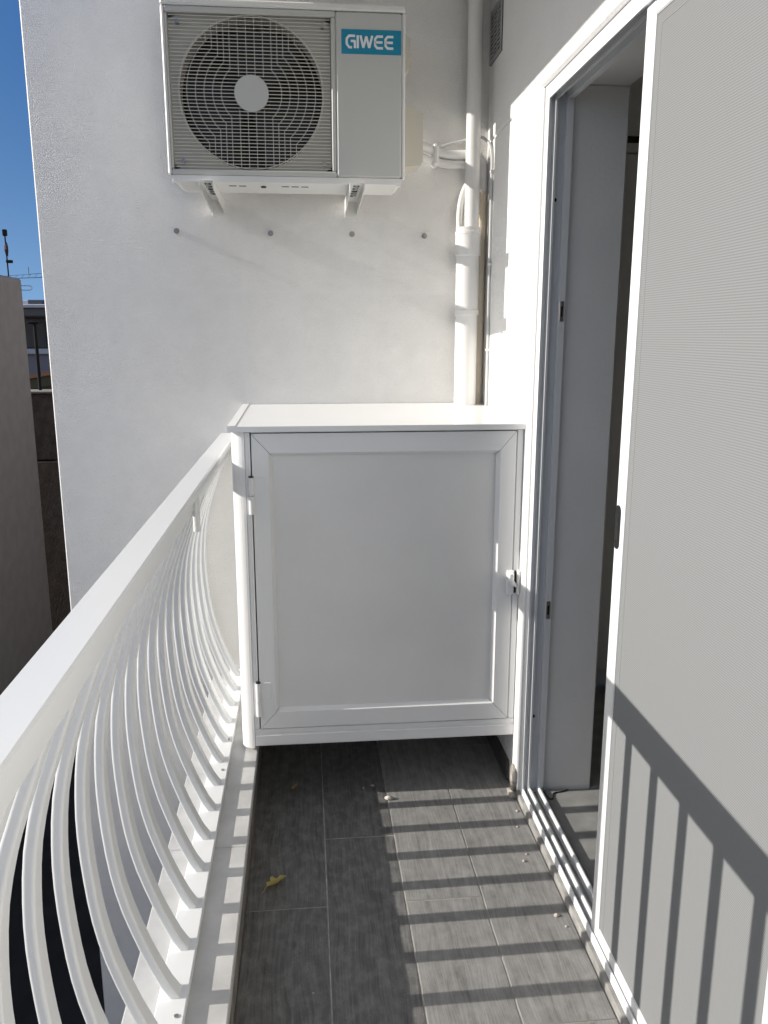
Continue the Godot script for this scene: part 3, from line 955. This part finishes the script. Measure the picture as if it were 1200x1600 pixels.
func letters(parent: Node3D, z: float):
	# GIWEE in wide rounded capitals made of strokes (unit box: height 1)
	var G := [[Vector2(0.92, 0.95), Vector2(0.35, 0.95), Vector2(0.1, 0.72), Vector2(0.1, 0.32), Vector2(0.34, 0.06), Vector2(0.62, 0.06)], [Vector2(0.50, 0.55), Vector2(0.90, 0.55), Vector2(0.90, 0.0)]]
	var I := [[Vector2(0.1, 1.0), Vector2(0.1, 0.0)]]
	var W := [[Vector2(0.05, 1.0), Vector2(0.32, 0.06), Vector2(0.62, 0.92), Vector2(0.90, 0.06), Vector2(1.2, 1.0)]]
	var E := [[Vector2(0.85, 0.95), Vector2(0.28, 0.95), Vector2(0.08, 0.75), Vector2(0.08, 0.25), Vector2(0.28, 0.05), Vector2(0.85, 0.05)], [Vector2(0.08, 0.5), Vector2(0.80, 0.5)]]
	var h := 0.0345
	var y := 2.2420
	var x := 0.1375
	for l in [["letter_g", G, 1.08], ["letter_i", I, 0.32], ["letter_w", W, 1.40], ["letter_e", E, 1.02], ["letter_e", E, 1.0]]:
		var st := begin()
		for path in l[1]:
			var pl := PackedVector2Array()
			for p in path: pl.append(Vector2(x + p.x * h * 0.87, y + p.y * h))
			for poly in Geometry2D.offset_polyline(pl, 0.0033, Geometry2D.JOIN_ROUND, Geometry2D.END_BUTT):
				prism(st, poly, Vector3(0, 0, z), Vector3(1, 0, 0), Vector3(0, 1, 0), Vector3(0, 0, 0.0004))
		part(l[0], st, M.print_white, parent)
		x += l[2] * h * 0.87

# ------------------------------------------------------------------ pipes and cables
func build_pipes():
	var pc := Vector3(0.563, 0, -2.889)
	var p := thing("drain_pipe", "white plastic drain pipe with collars in the wall corner", "pipe", Vector3(pc.x, 1.18, pc.z))
	var st := begin()
	lathe_y(st, pc, [[0.0385, 1.176], [0.0385, 1.493]], 36)
	part("lower_pipe", st, M.pvc, p)
	st = begin()
	lathe_y(st, pc, [[0.039, 1.486], [0.0425, 1.488], [0.0425, 1.503], [0.0395, 1.508], [0.0395, 1.69], [0.039, 1.691]], 36)
	part("socket", st, M.pvc, p)
	st = begin()
	lathe_y(st, pc, [[0.0395, 1.684], [0.0430, 1.686], [0.0430, 1.752], [0.0445, 1.754], [0.0445, 1.763], [0.0415, 1.766], [0.0415, 1.777], [0.024, 1.778]], 36)
	part("collar", st, M.pvc, p)
	st = begin()
	lathe_y(st, Vector3(0.574, 0, -2.889), [[0.0245, 1.775], [0.0245, 2.535]], 32)
	part("upper_pipe", st, M.pvc, p)
	# corrugated condensate hose
	st = begin()
	var hp := smooth_path([Vector3(0.600, 1.975, -2.932), Vector3(0.580, 1.945, -2.932), Vector3(0.557, 1.91, -2.926), Vector3(0.542, 1.87, -2.914), Vector3(0.534, 1.82, -2.902), Vector3(0.5335, 1.768, -2.895)], 14)
	tube(st, hp, 0.0095, 10, true, 0.0018)
	var h := part("drain_hose", st, M.pvc, self)
	tag(h, "white corrugated hose entering the pipe collar", "hose")
	# insulated refrigerant lines
	var ls := thing("refrigerant_line", "two white wrapped refrigerant lines from the valve cover to the corner", "pipe", Vector3(0.46, 1.99, -2.90))
	st = begin()
	tube(st, smooth_path([Vector3(0.345, 2.030, -2.835), Vector3(0.40, 2.030, -2.88), Vector3(0.44, 2.026, -2.915), Vector3(0.50, 2.017, -2.927), Vector3(0.585, 2.015, -2.927), Vector3(0.612, 2.0, -2.93), Vector3(0.616, 1.96, -2.93), Vector3(0.616, 1.90, -2.93)], 5), 0.0165, 14)
	part("tube", st, M.lineset, ls)
	st = begin()
	tube(st, smooth_path([Vector3(0.345, 1.998, -2.835), Vector3(0.40, 1.997, -2.88), Vector3(0.44, 1.993, -2.915), Vector3(0.50, 1.986, -2.929), Vector3(0.58, 1.984, -2.929), Vector3(0.600, 1.96, -2.929), Vector3(0.603, 1.93, -2.931)], 5), 0.0135, 14)
	part("tube", st, M.lineset, ls)
	st = begin()
	cbox(st, Vector3(0.436, 1.973, -2.943), Vector3(0.462, 2.046, -2.893), 0.010)
	part("tape_wrap", st, M.lineset, ls)
	# trunking down the corner
	var tr := thing("trunking", "cream pipe sleeve running down the corner beside the drain pipe", "conduit", Vector3(0.615, 1.18, -2.93))
	st = begin()
	tube(st, smooth_path([Vector3(0.6165, 1.935, -2.932), Vector3(0.6160, 1.80, -2.932), Vector3(0.6165, 1.55, -2.932), Vector3(0.6155, 1.178, -2.932)], 6), 0.0158, 14)
	part("sleeve", st, M.cream, tr)
	for y in [1.75, 1.48, 1.26]:
		st = begin()
		tube(st, [Vector3(0.6163, y - 0.005, -2.932), Vector3(0.6163, y + 0.005, -2.932)], 0.0175, 14)
		part("strap", st, M.cream, tr)
	# power cable
	var cb := thing("power_cable", "thin grey cable clipped to the door wall corner", "cable", Vector3(0.625, 1.2, -2.85))
	st = begin()
	tube(st, smooth_path([Vector3(0.452, 2.030, -2.915), Vector3(0.50, 2.048, -2.925), Vector3(0.555, 2.062, -2.925), Vector3(0.598, 2.068, -2.90), Vector3(0.620, 2.045, -2.868), Vector3(0.6293, 2.0, -2.85), Vector3(0.6295, 1.9, -2.845), Vector3(0.6295, 1.6, -2.842), Vector3(0.6295, 1.38, -2.838), Vector3(0.6295, 1.178, -2.84)], 6), 0.0052, 8)
	part("lead", st, M.cable, cb)
	for y in [1.95, 1.655, 1.37]:
		bpart("clip", Vector3(0.6235, y - 0.004, -2.850), Vector3(0.6348, y + 0.004, -2.832), M.white_satin, cb, 0.001)
	# ventilation grille on the door wall
	var v := thing("vent_grille", "grey metal ventilation grille high on the door wall", "vent", Vector3(XW, 2.29, -2.85))
	var va := -2.925
	var vb := -2.765
	var y0 := 2.292
	var y1 := 2.452
	bpart("backing", Vector3(XW - 0.0022, y0, va), Vector3(XW - 0.0002, y1, vb), M.slot, v, 0.0003)
	bpart("frame", Vector3(XW - 0.006, y0, va), Vector3(XW - 0.0024, y0 + 0.014, vb), M.vent_metal, v, 0.0008)
	bpart("frame", Vector3(XW - 0.006, y1 - 0.014, va), Vector3(XW - 0.0024, y1, vb), M.vent_metal, v, 0.0008)
	bpart("frame", Vector3(XW - 0.006, y0 + 0.0142, va), Vector3(XW - 0.0024, y1 - 0.0142, va + 0.013), M.vent_metal, v, 0.0008)
	bpart("frame", Vector3(XW - 0.006, y0 + 0.0142, vb - 0.013), Vector3(XW - 0.0024, y1 - 0.0142, vb), M.vent_metal, v, 0.0008)
	for i in 2:
		var zz := lerpf(va + 0.013, vb - 0.013, (i + 1) / 3.0)
		bpart("mullion", Vector3(XW - 0.0058, y0 + 0.0143, zz - 0.004), Vector3(XW - 0.0025, y1 - 0.0143, zz + 0.004), M.vent_metal, v, 0.0006)
	for i in 10:
		var yy := lerpf(y0 + 0.022, y1 - 0.022, i / 9.0)
		bpart("louvre", Vector3(XW - 0.0070, yy - 0.003, va + 0.0135), Vector3(XW - 0.0026, yy + 0.003, vb - 0.0135), M.vent_metal, v, 0.0008)

# ------------------------------------------------------------------ small things
func leaf(called: String, label: String, at: Vector3, turn: float, ln: float, m: Material):
	var t := thing(called, label, "leaf", at)
	var st := begin()
	var n := 10
	var rows := []
	for i in n + 1:
		var s := float(i) / n
		var w := ln * 0.26 * sin(PI * pow(s, 0.8)) * (1.0 + 0.35 * sin(s * 17.0)) + 0.0006
		var lift := 0.010 * pow(absf(s - 0.45) * 2.0, 1.6) * ln / 0.06
		var side := 0.25 * ln * (s - 0.5) * (s - 0.5)
		rows.append([Vector3((s - 0.5) * ln, lift + w * 0.55 + 0.0008, side - w), Vector3((s - 0.5) * ln, lift + 0.0008, side), Vector3((s - 0.5) * ln, lift + w * 0.95 + 0.0008, side + w * 0.8)])
	for i in n:
		for k in 2:
			var a: Vector3 = rows[i][k]
			var b: Vector3 = rows[i + 1][k]
			var c: Vector3 = rows[i + 1][k + 1]
			var d: Vector3 = rows[i][k + 1]
			var nn := (b - a).cross(d - a)
			if nn.y < 0: nn = -nn
			quad(st, a, b, c, d, nn.normalized())
	var o := part("blade", st, m, t)
	o.position = Vector3.ZERO
	st = begin()
	tube(st, [Vector3(-ln * 0.5, 0.011 * ln / 0.06, ln * 0.06), Vector3(-ln * 0.68, 0.004, ln * 0.11), Vector3(-ln * 0.8, 0.0012, ln * 0.13)], 0.0008, 5)
	o = part("stalk", st, m, t)
	o.position = Vector3.ZERO
	t.rotation.y = turn

func lump(st: SurfaceTool, c: Vector3, r: Vector3, sd: int, rough := 0.35, blocky := false):
	var n := FastNoiseLite.new()
	n.seed = sd
	n.frequency = 0.9
	var U := 24 if blocky else 10
	var V := 14 if blocky else 6
	var P := func(i: int, j: int) -> Vector3:
		var a := TAU * (i % U) / U
		var b := -PI * 0.5 + PI * j / V
		var d := Vector3(cos(a) * cos(b), sin(b), sin(a) * cos(b))
		if blocky: d /= pow(pow(absf(d.x), 5) + pow(absf(d.y), 5) + pow(absf(d.z), 5), 0.2)
		return c + d * r * (1.0 + rough * n.get_noise_3d(d.x * 1.5, d.y * 1.5, d.z * 1.5) * 2.0)
	for i in U:
		for j in V:
			var a: Vector3 = P.call(i, j)
			var b: Vector3 = P.call(i + 1, j)
			var d: Vector3 = P.call(i + 1, j + 1)
			var e: Vector3 = P.call(i, j + 1)
			var nn := ((a + b + d + e) * 0.25 - c).normalized()
			if j > 0: tri(st, a, b, d, nn)
			if j < V - 1: tri(st, a, d, e, nn)

func build_small_things():
	leaf("dry_leaf", "curled yellow dry leaf lying on the floor by the kerb", Vector3(-0.103, 0.0, -1.93), deg_to_rad(35), 0.062, M.leaf_yellow)
	leaf("dry_leaf", "small brown dry leaf on the dark floor before the cabinet", Vector3(-0.059, 0.0, -2.395), deg_to_rad(70), 0.036, M.leaf_tan)
	var st := begin()
	lump(st, Vector3(0.235, 0.006, -2.303), Vector3(0.015, 0.006, 0.008), 4, 0.12)
	var o := part("pebble", st, M.pebble, self)
	tag(o, "smooth pale pebble at the shadow edge on the floor", "pebble")
	var chips := [[0.575, -1.96, 0.005], [0.590, -1.99, 0.004], [0.600, -1.74, 0.007], [0.612, -1.70, 0.004], [-0.01, -1.55, 0.003], [0.16, -2.375, 0.004], [0.19, -2.385, 0.006], [0.41, -2.02, 0.003], [0.598, -2.12, 0.004], [0.618, -2.20, 0.005]]
	for i in chips.size():
		st = begin()
		var c = chips[i]
		lump(st, Vector3(c[0], c[2] * 0.45, c[1]), Vector3(c[2], c[2] * 0.5, c[2] * 0.8), 20 + i, 0.4)
		o = part(numbered("plaster_chip"), st, M.chip, self)
		tag(o, "small pale plaster chip scattered on the plank floor", "rubble", "plaster chips on the floor")
	st = begin()
	lump(st, Vector3(0.6315, 0.045, -2.308), Vector3(0.009, 0.046, 0.019), 3, 0.10, true)
	lump(st, Vector3(0.626, 0.006, -2.296), Vector3(0.013, 0.007, 0.024), 6, 0.16, true)
	o = part("plaster_remnant", st, M.plaster_lump, self)
	tag(o, "rough beige plaster lump at the foot of the door jamb", "plaster")
	# loose scrap of grey sheet with a black rubber edge inside the door
	var s := thing("sheet_scrap", "grey offcut with black wavy edge just inside the door", "scrap", Vector3(0.74, 0.030, -2.24))
	st = begin()
	var pl := PackedVector2Array([Vector2(0.7155, -2.256), Vector2(0.792, -2.255), Vector2(0.770, -2.246), Vector2(0.748, -2.243), Vector2(0.737, -2.236), Vector2(0.734, -2.222), Vector2(0.728, -2.208), Vector2(0.719, -2.208)])
	prism(st, pl, Vector3(0, 0.0305, 0), Vector3(1, 0, 0), Vector3(0, 0, 1), Vector3(0, 0.003, 0))
	part("sheet", st, M.sill, s)
	st = begin()
	tube(st, [Vector3(0.793, 0.0325, -2.2545), Vector3(0.770, 0.0325, -2.2445), Vector3(0.748, 0.0325, -2.2415), Vector3(0.738, 0.0325, -2.2345), Vector3(0.7355, 0.0325, -2.221), Vector3(0.729, 0.0325, -2.2065), Vector3(0.719, 0.0325, -2.2065), Vector3(0.7135, 0.0325, -2.25)], 0.0018, 6)
	part("rubber_edge", st, M.black, s)

# ------------------------------------------------------------------ surroundings
func build_surroundings():
	# block across the street
	var b := thing("neighbour_building", "dark grey rendered building across the street in shade", "building", Vector3(-6.5, -3.6, -9.3))
	bpart("main_wall", Vector3(-10, -3.6, -12.55), Vector3(-4.0, 2.20, -6.5), M.neighbour, b, 0.025)
	bpart("low_wing", Vector3(-10, -3.6, -6.49), Vector3(-4.02, 0.9, 6.0), M.neighbour, b, 0.03)
	# unseen ochre house beyond the end wall, added to bounce sunlight across the street
	var ah := thing("added_bounce_house", "unseen ochre house front added beyond the end wall to bounce light", "house", Vector3(4.0, -3.6, -15.0))
	bpart("front_wall", Vector3(XW + 0.01, -3.6, -27.0), Vector3(8.0, 5.5, -3.215), M.ochre, ah, 0.01)
	for zz in [-7.0, -12.0, -17.0, -22.0]:
		var win := bpart("window", Vector3(XW - 0.004, 0.9, zz), Vector3(XW + 0.0098, 2.2, zz + 1.2), M.white_satin, ah, 0.002)
		bpart("pane", Vector3(XW - 0.007, 0.97, zz + 0.07), Vector3(XW - 0.0045, 2.13, zz + 1.13), mat(0.03, 0.035, 0.04, 0.1), win, 0.0005)
	# mast on its roof
	var a := thing("antenna_mast", "thin dark mast with clamps on the grey building's roof", "antenna", Vector3(-4.12, 2.20, -12.40))
	var st := begin()
	tube(st, [Vector3(-4.12, 2.20, -12.40), Vector3(-4.12, 2.84, -12.40)], 0.010, 8)
	part("pole", st, M.handle_dark, a)
	st = begin()
	cbox(st, Vector3(-4.15, 2.76, -12.43), Vector3(-4.09, 2.85, -12.38), 0.01)
	part("head", st, M.handle_dark, a)
	st = begin()
	lump(st, Vector3(-4.115, 2.58, -12.40), Vector3(0.026, 0.09, 0.026), 9, 0.3)
	part("wrapping", st, mat(0.06, 0.03, 0.03, 0.8), a)
	st = begin()
	cbox(st, Vector3(-4.13, 2.40, -12.43), Vector3(-4.05, 2.44, -12.37), 0.005)
	part("clamp", st, M.handle_dark, a)
	# wire loop at the corner of the roof
	st = begin()
	tube(st, [Vector3(-4.02, 2.10, -12.52), Vector3(-3.88, 2.10, -12.52), Vector3(-3.855, 2.085, -12.52), Vector3(-3.855, 2.055, -12.52), Vector3(-3.88, 2.04, -12.52), Vector3(-4.02, 2.04, -12.52)], 0.006, 6)
	var o := part("wire_loop", st, M.cable, self)
	tag(o, "thin grey wire loop sticking out of the grey building's corner", "wire")
	# brown boundary wall and what stands behind it
	var w := thing("boundary_wall", "tall brown unrendered wall beyond the grey building", "wall", Vector3(-3.5, -3.6, -14.2))
	bpart("upper_course", Vector3(-9.0, -0.625, -14.4), Vector3(0.6, 0.475, -14.0), M.brown_wall, w, 0.015)
	bpart("lower_course", Vector3(-9.0, -3.6, -14.38), Vector3(0.6, -0.645, -13.97), M.brown_wall, w, 0.015)
	bpart("coping", Vector3(-9.0, 0.476, -14.45), Vector3(0.6, 0.517, -13.95), mat(0.30, 0.27, 0.24, 0.9), w, 0.01)
	# shed with a tiled lean-to roof
	var s := thing("shed", "small olive shed with orange tiled roof behind the brown wall", "shed", Vector3(-6.2, -3.6, -23.0))
	bpart("wall", Vector3(-9.0, -3.6, -24.0), Vector3(-3.0, 0.30, -22.0), mat(0.10, 0.095, 0.05, 0.9), s, 0.02)
	st = begin()
	prism(st, PackedVector2Array([Vector2(-9.2, -0.10), Vector2(-2.8, 1.05), Vector2(-2.8, 1.15), Vector2(-9.2, 0.0)]), Vector3(0, 0.02, -24.2), Vector3(1, 0, 0), Vector3(0, 1, 0), Vector3(0, 0, 2.3))
	part("roof", st, mat(0.40, 0.20, 0.11, 0.85), s)
	st = begin()
	prism(st, PackedVector2Array([Vector2(-9.2, -0.36), Vector2(-2.8, 0.79), Vector2(-2.8, 1.04), Vector2(-9.2, -0.11)]), Vector3(0, 0.02, -22.05), Vector3(1, 0, 0), Vector3(0, 1, 0), Vector3(0, 0, 0.10))
	part("gable", st, mat(0.12, 0.11, 0.06, 0.9), s)
	# terrace house far behind with a roofed terrace on a post
	var h := thing("terrace_house", "pale far house with covered terrace and rooftop parapet", "house", Vector3(-9.0, -3.6, -34.0))
	bpart("wall", Vector3(-16, -3.6, -36.0), Vector3(-4.0, 0.75, -30.0), mat(0.27, 0.25, 0.255, 0.9), h, 0.03)
	bpart("ledge", Vector3(-16, 0.751, -36.0), Vector3(-4.0, 0.93, -29.9), mat(0.62, 0.61, 0.60, 0.8), h, 0.02)
	bpart("back_wall", Vector3(-16, 0.931, -36.0), Vector3(-4.0, 2.02, -34.0), mat(0.36, 0.34, 0.33, 0.9), h, 0.02)
	var wn := bpart("window", Vector3(-10.1, 1.02, -33.99), Vector3(-8.2, 1.95, -33.95), mat(0.10, 0.13, 0.19, 0.2), h, 0.01)
	bpart("shutter", Vector3(-9.9, 1.03, -33.94), Vector3(-8.3, 1.38, -33.90), mat(0.03, 0.03, 0.05, 0.6), wn, 0.01)
	bpart("roof_slab", Vector3(-16, 2.021, -36.0), Vector3(-4.0, 2.30, -29.6), mat(0.17, 0.155, 0.14, 0.8), h, 0.03)
	bpart("roof_edge", Vector3(-16, 2.301, -36.0), Vector3(-4.0, 2.42, -29.5), mat(0.62, 0.62, 0.61, 0.8), h, 0.02)
	bpart("parapet", Vector3(-16, 2.421, -36.0), Vector3(-4.0, 2.68, -33.0), mat(0.55, 0.56, 0.58, 0.8), h, 0.02)
	bpart("chimney", Vector3(-10.62, 2.43, -31.0), Vector3(-10.1, 2.93, -30.5), mat(0.72, 0.72, 0.70, 0.8), h, 0.02)
	bpart("roof_vent", Vector3(-9.55, 2.43, -30.8), Vector3(-9.05, 2.60, -30.4), mat(0.10, 0.10, 0.11, 0.8), h, 0.02)
	# slim post standing on the brown wall
	var p := thing("terrace_post", "slim dark metal post rising from the brown wall's coping", "post", Vector3(-4.38, 0.517, -14.2))
	st = begin()
	tube(st, [Vector3(-4.38, 0.517, -14.2), Vector3(-4.38, 1.59, -14.2)], 0.028, 10)
	part("shaft", st, M.handle_dark, p)
	bpart("cap", Vector3(-4.47, 1.591, -14.27), Vector3(-4.29, 1.63, -14.13), M.handle_dark, p, 0.01)
	# far tower crane, jib only in view
	var c := thing("tower_crane", "far tower crane with a level lattice jib against the sky", "crane", Vector3(-38.0, -3.6, -150.0))
	var cm := mat(0.24, 0.26, 0.28, 0.7)
	st = begin()
	cbox(st, Vector3(-38.7, -3.6, -150.7), Vector3(-37.3, 11.3, -149.3), 0.02)
	part("mast", st, cm, c)
	st = begin()
	tube(st, [Vector3(-62, 10.2, -150), Vector3(-38, 11.2, -150)], 0.06, 5)
	tube(st, [Vector3(-62, 10.2, -150), Vector3(-45, 11.55, -150), Vector3(-38, 12.0, -150)], 0.04, 5)
	var nx := 22
	for i in nx:
		var t0 := float(i) / nx
		var t1 := (i + 0.5) / nx
		var x0 := lerpf(-62, -38, t0)
		var x1 := lerpf(-62, -38, t1)
		tube(st, [Vector3(x0, lerpf(10.2, 11.2, t0), -150), Vector3(x1, lerpf(10.3, 12.0, t1), -150)], 0.03, 4)
	part("jib", st, cm, c)
	st = begin()
	tube(st, [Vector3(-46.5, 11.3, -150), Vector3(-46.5, 12.6, -150)], 0.08, 5)
	part("apex", st, cm, c)
